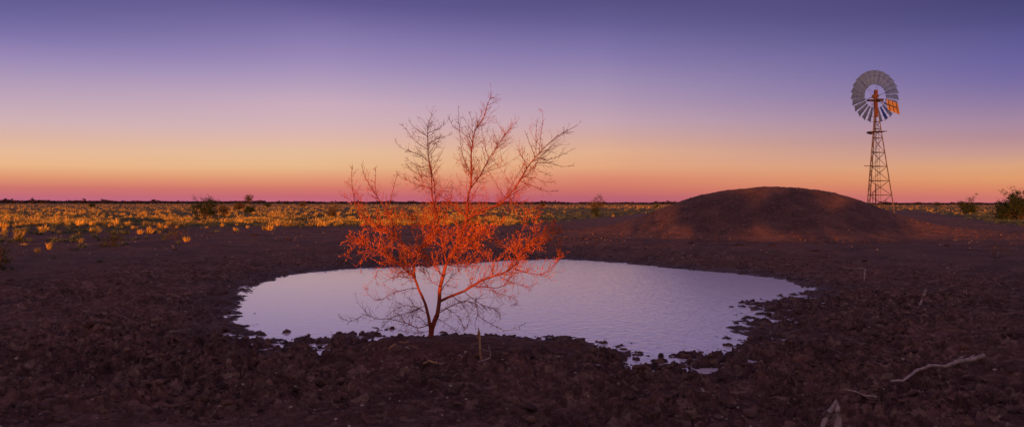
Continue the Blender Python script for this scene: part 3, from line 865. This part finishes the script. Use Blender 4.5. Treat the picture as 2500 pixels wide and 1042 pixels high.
low = [
    ([(1048, 792), (1022, 800), (995, 790), (955, 779), (926, 779), (889, 768), (862, 784), (830, 776)], 0, -.9, .009, .002, 9, .28),
    ([(905, 776), (885, 752), (872, 735), (868, 715)], -.6, -.9, .004, .0015, 4, .12),
    ([(1040, 745), (1005, 760), (960, 775), (930, 800)], 0, .6, .006, .002, 13, .3),
    ([(1046, 770), (1020, 750), (980, 748), (945, 770)], 0, .3, .006, .002, 13, .3),
    ([(1052, 808), (1010, 812), (975, 806), (945, 800)], 0, -.5, .005, .002, 12, .22),
    ([(1050, 800), (1025, 775), (1000, 770), (985, 785)], 0, -.4, .005, .002, 12, .22),
    ([(1073, 757), (1095, 755), (1120, 775), (1135, 805)], 0, .5, .006, .002, 14, .28),
    ([(1066, 775), (1090, 790), (1110, 805), (1125, 812)], 0, -.4, .005, .002, 12, .22),
    ([(1070, 765), (1105, 745), (1140, 735), (1165, 745), (1166, 768), (1199, 790), (1232, 806), (1258, 801), (1284, 788)], 0, -.9, .009, .002, 8, .26),
    ([(1134, 712), (1155, 730), (1180, 745), (1215, 758), (1222, 780)], 0, .6, .006, .002, 14, .3),
    ([(1104, 722), (1130, 745), (1145, 770), (1142, 800)], 0, -.5, .006, .002, 12, .26),
    ([(1177, 684), (1205, 710), (1240, 722), (1262, 735), (1255, 750)], -.3, -1., .006, .002, 10, .28),
    ([(1214, 671), (1250, 690), (1290, 700), (1312, 690)], -.3, .4, .005, .002, 10, .26),
    ([(1166, 768), (1160, 790), (1162, 806)], -.4, -.45, .004, .0015, 4, .1),
]
for i, (p, d0, d1, r0, r1, dn, tl) in enumerate(low):
    make_limb('limb', p, d0, d1, r0, r1, dn * 1.6, tl * 1.1, .12, seed=120 + i, sides=5, droop=.45)


# ------------------------------------------------------------------ driftwood and sticks
def stick(name, spots, r, material, label, cat='stick', lift=.01, sides=7, onground=True, hs=None):
    """a piece of wood lying through the given spots of the ground; hs = height of each bend above the soil"""
    P = []
    for i, (x, y) in enumerate(spots):
        g_ = ray_ground(x, y); P.append(g_ + Vector((0, 0, (hs[i] if hs else 0) + lift)))
    out, rs = [], []
    n = len(P)
    for i in range(n - 1):
        for s in range(4):
            t = s / 4; p = P[i].lerp(P[i + 1], t)
            out.append(p + Vector((random.gauss(0, 1), random.gauss(0, 1), abs(random.gauss(0, 1)))) * r[0] * .25)
    out.append(P[-1])
    for i in range(len(out)):
        f = i / (len(out) - 1); rs.append(.85 * (r[0] + (r[1] - r[0]) * f) * random.uniform(.85, 1.2))
    mb = MB(); mb.tube(out, rs, sides)
    return mb, out


def lay(name, spots, r, material, label, cat='stick', hs=None, extra=None, lift=.05):
    mb, out = stick(name, spots, r, material, label, cat, hs=hs, lift=lift)
    if extra:
        for (i, dv, rr_) in extra:
            p = out[min(i, len(out) - 1)]; mb.tube([p, p + Vector(dv) * .55 + Vector((0, 0, .012)), p + Vector(dv)], [rr_, rr_ * .8, rr_ * .4], 5)
    o = mb.build(name, material, origin=out[0], smooth=True)
    return tag(o, label, cat)


lay('fallen_branch', [(2176, 940), (2205, 938), (2235, 922), (2270, 911), (2310, 904), (2335, 893), (2365, 889), (2402, 881)], (.016, .034), M_drift,
    'long crooked pale dead branch lying on dark soil at lower right', 'branch', extra=[(20, (.18, .10, .06), .014), (17, (.05, -.06, .02), .012), (24, (.16, .12, .05), .012)])
lay('fallen_branch', [(2062, 966), (2090, 972), (2115, 978), (2140, 978)], (.008, .013), M_drift, 'short thin curved dead branch just left of the long pale branch', 'branch', hs=[.03, .02, .0, 0])


def upright(name, px, py, pts_, material, label, cat, base_d=None):
    """pieces standing or leaning: pts_ = lists of (dx_px, dy_px up, depth m, radius)"""
    g_ = ray_ground(px, py); s = g_.y / FPX
    mb = MB()
    for line in pts_:
        P = [Vector((dx * s, dd, dy * s)) for dx, dy, dd, r_ in line]; R_ = [q[3] for q in line]
        out, rs = [], []
        for i in range(len(P) - 1):
            for t in (0, .33, .66):
                out.append(P[i].lerp(P[i + 1], t) + Vector((random.gauss(0, 1), random.gauss(0, 1), random.gauss(0, 1))) * R_[i] * .18); rs.append(R_[i] + (R_[i + 1] - R_[i]) * t)
        out.append(P[-1]); rs.append(R_[-1]); mb.tube(out, rs, 7)
    o = mb.build(name, material, smooth=True); o.location = g_
    return tag(o, label, cat)


upright('forked_stump', 2008, 1050, [[(-4, -8, 0, .02), (12, 26, .03, .026), (28, 48, .06, .022), (46, 66, .10, .010)], [(34, -14, -.05, .040), (38, 18, 0, .036), (42, 44, .05, .026), (46, 64, .09, .008)]], M_drift,
        'split grey forked dead stump at the bottom edge on the right', 'stump')
upright('snag', 2246, 742, [[(0, -3, 0, .02), (8, 12, .02, .026), (14, 26, .04, .032), (18, 38, .05, .022)]], M_drift, 'short leaning pale snag sticking up from the mud right of the pond', 'snag')
upright('snag', 2106, 684, [[(4, -3, 0, .018), (5, 14, .0, .022), (8, 26, .03, .026), (4, 30, .04, .022), (-14, 28, .1, .012), (-42, 30, .2, .006)]], M_drift, 'bent thin snag with a long side twig behind the right tip of the pond', 'snag')
upright('snag', 2361, 722, [[(0, -2, 0, .012), (-2, 12, 0, .008)]], M_drift, 'tiny upright grey snag at the far right below the dark hollow', 'snag')
upright('wood_chip', 2142, 776, [[(-2, -2, 0, .018), (4, 6, 0, .014)]], M_stone, 'small pale wood chip alone on the dark mud right of the pond', 'wood chip')
upright('broken_stake', 1174, 877, [[(0, -3, 0, .016), (-2, 30, .0, .017), (-3, 60, .02, .015), (-6, 76, .02, .006)], [(-8, 50, .02, .010), (-6, 66, .03, .012)]], M_driftwarm,
        'thin broken upright stake on the bank right of the red tree trunk', 'stake')
upright('bent_root', 1168, 881, [[(0, -1, -.04, .008), (16, 3, 0, .009), (29, 8, .02, .009), (30, 22, .02, .008), (26, 32, .02, .006), (26, 38, .02, .004)], [(27, 24, .02, .006), (16, 26, .02, .005), (8, 30, .02, .004)]], M_drift,
        'pale hook shaped bent root lying against the foot of the upright stake', 'root')
lay('wood_scrap', [(952, 866), (961, 858), (966, 852)], (.018, .012), M_driftwarm, 'curved tan wood scrap leftmost on the soil under the red tree', 'wood scrap')
lay('wood_scrap', [(976, 852), (988, 846), (997, 842)], (.013, .009), M_driftwarm, 'straight tan stick nearest the water left of the red tree trunk', 'wood scrap')
lay('wood_scrap', [(998, 852), (1008, 853), (1015, 858), (1024, 863)], (.009, .005), M_driftwarm, 'thin forked tan twig directly left of the red tree trunk', 'wood scrap', extra=[(4, (.09, -.12, .02), .005)])
lay('wood_scrap', [(990, 857), (999, 860)], (.016, .014), M_drift, 'short stubby pale wood scrap below the forked tan twig', 'wood scrap')
lay('wood_scrap', [(1035, 898), (1046, 891), (1058, 894), (1068, 898)], (.016, .012), M_driftwarm, 'small brown wood scrap in front of the dark soil under the red tree', 'wood scrap')

# ------------------------------------------------------------------ windmill
WD = 75.0
waz = math.atan2((2150 - CX), FPX)
ground_w = gz_at((2150 - CX) / FPX * WD, WD)
wbase = Vector(((2150 - CX) / FPX * WD, WD, ground_w))
mill = empty('windmill', wbase, 'tall steel wind pump with round multi blade wheel and orange tail behind the mound', 'windmill')


def wp(px, py, dep=0.0): return pt(px, py, WD + dep) - wbase


apex = wp(2139, 262)
gz_rel = 0.0
def foot(px, dep):
    p = pt(px, 495, WD + dep) - wbase; p.z = -.1; return p
# legs: line through given columns
def leg_line(px_b, py_b, dep_b, px_t, py_t, dep_t):
    a_, b_ = wp(px_b, py_b, dep_b), wp(px_t, py_t, dep_t)
    t = (-.1 - a_.z) / (b_.z - a_.z); return a_.lerp(b_, t), b_
LG = [leg_line(2118, 490, -1.0, 2136, 262, -.12), leg_line(2124, 490, 1.2, 2138, 262, .12), leg_line(2180.5, 497, .1, 2142, 262, 0)]
for a_, b_ in LG:
    mb = MB(); mb.tube([a_, b_], [.062, .05], 4); mb.build('leg', M_tower, mill)


def leg_at(i, py):
    """point of leg i at the photo row py measured on the axis"""
    z = wp(2140, py).z; a_, b_ = LG[i]; t = (z - a_.z) / (b_.z - a_.z); return a_.lerp(b_, t)


rows = [520, 475, 440, 405, 371, 336, 313, 296, 280]
for q, y in enumerate(rows):
    for i, k2 in ((0, 1), (1, 2), (2, 0)):
        p, r_ = leg_at(i, y), leg_at(k2, y)
        if y == 405 and i == 2: r_ = r_ + (r_ - p).normalized() * .8
        mb = MB(); mb.tube([p, r_], [.035, .035], 4); mb.build('girt', M_tower, mill)
for q in range(len(rows) - 2):
    y0, y1 = rows[q], rows[q + 1]
    for i, k2 in ((0, 1), (1, 2), (2, 0)):
        mb = MB()
        mb.tube([leg_at(i, y0), leg_at(k2, y1)], [.018, .018], 4); mb.tube([leg_at(k2, y0), leg_at(i, y1)], [.018, .018], 4)
        mb.build('cross_brace', M_brace, mill)
# ladder on the inside of the near face
mb = MB()
la0, la1 = wp(2149, 530, -.3), wp(2141, 300, -.2)
for s in (-.13, .13):
    o_ = Vector((s, 0, 0)); mb.tube([la0 + o_, la1 + o_], [.018, .018], 4)
for k in range(30):
    c = la0.lerp(la1, k / 29); mb.tube([c - Vector((.13, 0, 0)), c + Vector((.13, 0, 0))], [.013, .013], 4)
mb.build('ladder', M_brace, mill)
mb = MB(); pc = wp(2141, 321)
mb.box(pc, (1.25, 1.0, .07))
mb.tube([pc + Vector((-.6, -.4, 0)), pc + Vector((1.1, .1, .08))], [.04, .03], 4)
mb.box(pc + Vector((-.66, 0, -.10)), (.45, .8, .17), Matrix.Rotation(.25, 3, 'Y'))
mb.build('platform', M_dark, mill)
# pump pipes at the foot
mb = MB()
mb.tube([wp(2138, 540, 0), wp(2138, 450, 0)], [.07, .06], 8); mb.tube([wp(2138, 452, 0), wp(2138, 300, 0)], [.02, .02], 5)
mb.tube([wp(2131, 540, .1), wp(2131, 467, .1), wp(2133, 465, .08), wp(2138, 466, 0)], [.035] * 4, 6)
mb.build('pump_pipe', M_dark, mill)
# mast and gearbox
mb = MB(); mb.box((wp(2138, 219).lerp(wp(2138, 285), .5)), (.28, .28, (wp(2138, 219) - wp(2138, 285)).z)); mb.build('mast', M_mast, mill)
mb = MB(); gb = wp(2136, 244)
mb.box(gb + Vector((-.15, .1, 0)), (1.1, .5, .16)); mb.box(wp(2146, 244, -.3), (.5, .9, .22)); mb.tube([wp(2133, 234, -.3), wp(2133, 234, .6)], [.2, .2], 10)
mb.build('gearbox', M_dark, mill)
mb = MB()
for x in (2126.5, 2132): mb.tube([wp(x, 246, .1), wp(x, 263, .1)], [.018, .018], 4)
mb.tube([wp(2126.5, 254, .1), wp(2132, 254, .1)], [.018, .018], 4)
mb.build('furl_lever', M_tower, mill)
# tail arm and vane, reaching back towards the viewer and right
mb = MB(); mb.tube([wp(2146, 243, -.6), wp(2166, 253, -2.4), wp(2190, 262, -3.45)], [.035, .035, .03], 5)
mb.tube([wp(2146, 248, -.6), wp(2166, 255, -2.4)], [.02, .02], 4); mb.build('tail_arm', M_tower, mill)
mb = MB()
c0, c1, c2, c3 = wp(2164, 241, -2.2), wp(2192, 251.5, -3.5), wp(2197, 279, -3.5), wp(2168, 268, -2.2)
nrm = (c1 - c0).cross(c3 - c0).normalized()
NS = 10
for k in range(NS):
    t0, t1 = k / NS, (k + 1) / NS
    h = [c0.lerp(c1, t0), c0.lerp(c1, t1), c3.lerp(c2, t1), c3.lerp(c2, t0)]
    z0_, z1_ = (.006 if k % 2 else -.006), (-.006 if k % 2 else .006)
    a4 = [h[0] + nrm * z0_, h[1] + nrm * z1_, h[2] + nrm * z1_, h[3] + nrm * z0_]
    mb.quad(*a4); mb.quad(*[v_ - nrm * .012 for v_ in reversed(a4)])
vane = mb.build('tail_vane', M_tail, mill)
mb = MB()
for t in (.22, .58, .9): mb.tube([c0.lerp(c1, t) - nrm * -.05, c3.lerp(c2, t) - nrm * -.05], [.022, .022], 4); mb.tube([c0.lerp(c1, t) - nrm * .06, c3.lerp(c2, t) - nrm * .06], [.022, .022], 4)
mb.build('batten', M_dark, vane)
# wheel
wa = math.radians(37)
view = Vector((math.sin(waz), math.cos(waz), 0)); rightv = Vector((math.cos(waz), -math.sin(waz), 0))
axis = (-view * math.cos(wa) + rightv * math.sin(wa)).normalized()      # from the wheel towards the tail
wc = wp(2136, 234.5, .9)
U = Vector((0, 0, 1)); S = U.cross(axis).normalized()
RW = 63.5 / FPX * (WD + .9)
mb = MB()
def wring(r, off, tr_):
    pts_ = [wc + (S * math.cos(t) + U * math.sin(t)) * r + axis * off for t in [2 * math.pi * i / 60 for i in range(61)]]
    mb.tube(pts_, [tr_] * 61, 4, cap=False)
wring(RW * .47, .08, .022); wring(RW * .80, .12, .02); wring(RW * .985, .03, .012)
wheel = mb.build('wheel', M_steel, mill)
mb = MB(); mb.tube([wc - axis * .35, wc + axis * .4], [.16, .16], 10)
mb.build('hub', M_dark, wheel)
for k in range(6):
    t = 2 * math.pi * (k + .3) / 6
    e_ = S * math.cos(t) + U * math.sin(t)
    mb = MB()
    for o_ in (-.28, .28): mb.tube([wc + axis * o_ + e_ * .1, wc + e_ * RW * .82 + axis * .10], [.016, .016], 4)
    mb.build('spoke', M_steel, wheel)
NB = 24
bm_ = None
blade_me = None
for k in range(NB):
    t = 2 * math.pi * k / NB
    if blade_me is None:
        mb = MB(); e_ = S * math.cos(0) + U * math.sin(0); tn = axis.cross(e_).normalized()
        NRr, NC = 5, 4; gridp = []
        for i in range(NRr):
            r = RW * (.46 + .54 * i / (NRr - 1)); half = r * math.pi / NB * 1.06
            row = []
            for j_ in range(NC + 1):
                u = (j_ / NC - .5) * 2
                pit = math.radians(-28)
                pos = e_ * r + tn * (half * u * math.cos(pit)) + axis * (half * u * math.sin(pit) + .05 * half * (1 - u * u))
                row.append(pos)
            gridp.append(row)
        for i in range(NRr - 1):
            for j_ in range(NC): mb.quad(gridp[i][j_], gridp[i][j_ + 1], gridp[i + 1][j_ + 1], gridp[i + 1][j_])
        b0 = mb.build('blade', M_steel, wheel); blade_me = b0.data; b0.location = wc
    else:
        b1 = bpy.data.objects.new('blade', blade_me); COL.objects.link(b1); b1.parent = wheel; b1.location = wc
        b1.rotation_mode = 'QUATERNION'; b1.rotation_quaternion = Matrix.Rotation(t, 3, axis).to_quaternion()

# ------------------------------------------------------------------ unseen scrub added behind the viewer to throw the broken shade
for i, (x, y, h, w_, th_, sd_) in enumerate([(-4.9, -16.5, 3.15, 5.4, 1.85, 41), (-.6, -16, 3.1, 5.6, 1.85, 42), (4.0, -16.5, 2.3, 5.2, 1.55, 43), (-9.6, -15.5, 4.7, 5.4, 2.7, 44)]):
    z = gz_at(x, y)
    bush('shade_bush', Vector((x, y, z)), h, w_, M_bush, ['bush on the bank behind the viewer, leftmost of three', 'bush on the bank behind the viewer, middle of three', 'low bush on the bank behind the viewer, rightmost of three', 'tall thin crowned tree on the bank behind the viewer'][i],
         'bush', sd_, stems=16, leaves=9000 if sd_ < 44 else 450, leaf=.13, trunk_h=th_, kids=(4, 5, 4), group='bushes behind the viewer', r=.04)

# ------------------------------------------------------------------ sky
wd = bpy.data.worlds.new('World'); sc.world = wd; wd.use_nodes = True
nt = wd.node_tree; N = nt.nodes; L = nt.links
bg = N['Background']
tc = N.new('ShaderNodeTexCoord'); sp = N.new('ShaderNodeSeparateXYZ')
nrmv = N.new('ShaderNodeVectorMath'); nrmv.operation = 'NORMALIZE'
L.new(tc.outputs['Generated'], nrmv.inputs[0]); L.new(nrmv.outputs[0], sp.inputs[0])
mxz = N.new('ShaderNodeMath'); mxz.operation = 'MAXIMUM'; mxz.inputs[1].default_value = 0; L.new(sp.outputs[2], mxz.inputs[0])
sq = N.new('ShaderNodeMath'); sq.operation = 'SQRT'; L.new(mxz.outputs[0], sq.inputs[0])


def s2l(c): return tuple(((v / 255) / 12.92 if v / 255 <= .04045 else ((v / 255 + .055) / 1.055) ** 2.4) for v in c)


def ramp(stops, ca=1.0):
    r = N.new('ShaderNodeValToRGB'); e = r.color_ramp.elements
    r.color_ramp.interpolation = 'LINEAR'
    while len(e) > 1: e.remove(e[-1])
    for i, (row, c) in enumerate(stops):
        el = row if isinstance(row, str) else math.atan((HY - row) / FPX * ca)
        pos = float(row) if isinstance(row, str) else math.sqrt(max(0, math.sin(el)))
        if i == 0: q = e[0]; q.position = pos
        else: q = e.new(pos)
        q.color = (*s2l(c), 1)
    L.new(sq.outputs[0], r.inputs[0]); return r.outputs[0]


ROWS = (494, 480, 460, 435, 405, 372, 340, 300, 250, 200, 150, 100, 50, 0)
def adj(cols, k):
    out = []
    for row, (a, b_, c_) in zip(ROWS, cols):
        u = min(1, max(0, (330 - row) / 60)); v = max(0, 1 - abs(row - 403) / 60)
        out.append((a + 12 * k * u, b_ + 11 * k * u + 7 * v, c_ + 6 * k * u + 16 * v))
    return list(zip(ROWS, out))
HIGH = [('.60', (92, 82, 124)), ('.8', (118, 96, 126)), ('1.0', (130, 104, 126))]
LEFT = ramp(adj(((180, 102, 136), (194, 106, 120), (206, 116, 108), (224, 148, 106), (235, 176, 122), (230, 182, 146), (220, 180, 164), (203, 173, 180), (184, 159, 181), (165, 145, 180), (144, 128, 178), (118, 108, 165), (98, 92, 150), (84, 80, 137)), .6) + HIGH, .85)
MIDL = ramp(adj(((192, 106, 130), (198, 104, 116), (212, 120, 105), (226, 150, 110), (231, 178, 124), (229, 186, 148), (224, 184, 170), (208, 175, 182), (194, 165, 185), (172, 150, 184), (151, 133, 181), (132, 118, 172), (112, 101, 158), (88, 80, 140)), .7) + HIGH, .96)
MID = ramp(adj(((176, 94, 118), (188, 100, 112), (206, 116, 104), (218, 132, 103), (227, 158, 112), (226, 170, 132), (212, 168, 155), (190, 158, 171), (164, 140, 172), (145, 128, 170), (125, 112, 165), (106, 97, 155), (86, 80, 138), (72, 68, 124)), 1.15) + HIGH, .99)
RIGHT = ramp(adj(((203, 113, 120), (208, 118, 108), (218, 134, 102), (223, 152, 101), (218, 156, 110), (198, 149, 136), (180, 140, 150), (158, 130, 158), (128, 109, 156), (106, 96, 155), (92, 86, 150), (81, 77, 139), (66, 64, 121), (58, 56, 110)), 1.0) + HIGH, .85)
BACK = ramp([(495, (255, 120, 50)), (470, (255, 150, 70)), (400, (255, 180, 105)), (300, (245, 180, 130)), (200, (215, 165, 140)), (100, (180, 148, 145)), (0, (150, 128, 145)), ('.7', (116, 98, 126)), ('1.0', (122, 98, 124))])


def mix(f, a, c):
    x = N.new('ShaderNodeMix'); x.data_type = 'RGBA'; L.new(f, x.inputs[0]); L.new(a, x.inputs[6]); L.new(c, x.inputs[7]); return x.outputs[2]


def mr(s, a, c):
    x = N.new('ShaderNodeMapRange'); x.inputs[1].default_value = a; x.inputs[2].default_value = c; L.new(s, x.inputs[0]); return x.outputs[0]


c = mix(mr(sp.outputs[0], -.58, -.24), LEFT, MIDL)
c = mix(mr(sp.outputs[0], -.28, .16), c, MID)
c = mix(mr(sp.outputs[0], .12, .56), c, RIGHT)
c = mix(mr(sp.outputs[1], .45, -.6), c, BACK)
L.new(c, bg.inputs['Color']); bg.inputs['Strength'].default_value = 1.0

# ------------------------------------------------------------------ sun
sl = bpy.data.lights.new('sun', 'SUN'); sl.energy = 5.0; sl.angle = math.radians(.55); sl.color = (1.0, .27, .045)
so = bpy.data.objects.new('sun', sl); COL.objects.link(so)
az, el = math.radians(SUN_AZ), math.radians(SUN_EL)
dv = Vector((math.sin(az) * math.cos(el), math.cos(az) * math.cos(el), -math.sin(el)))
so.rotation_euler = dv.to_track_quat('-Z', 'Y').to_euler()
so.location = (0, -30, 10)

# ------------------------------------------------------------------ camera
cd = bpy.data.cameras.new('camera'); cd.sensor_width = 36; cd.lens = 36 * FPX / 2500; cd.clip_start = .1; cd.clip_end = 20000
cd.shift_y = -(521 - HY) / 2500
co = bpy.data.objects.new('camera', cd); COL.objects.link(co); co.location = (0, 0, 0)
co.rotation_euler = (math.radians(90), 0, 0)
sc.camera = co
co.rotation_euler = (Matrix.Rotation(math.radians(90), 3, 'X') @ Matrix.Rotation(math.radians(.07), 3, 'Z')).to_euler()

sc.view_settings.view_transform = 'Standard'; sc.view_settings.look = 'None'; sc.view_settings.exposure = 0; sc.view_settings.gamma = 1
sc.cycles.max_bounces = 6
sc.cycles.use_denoising = True
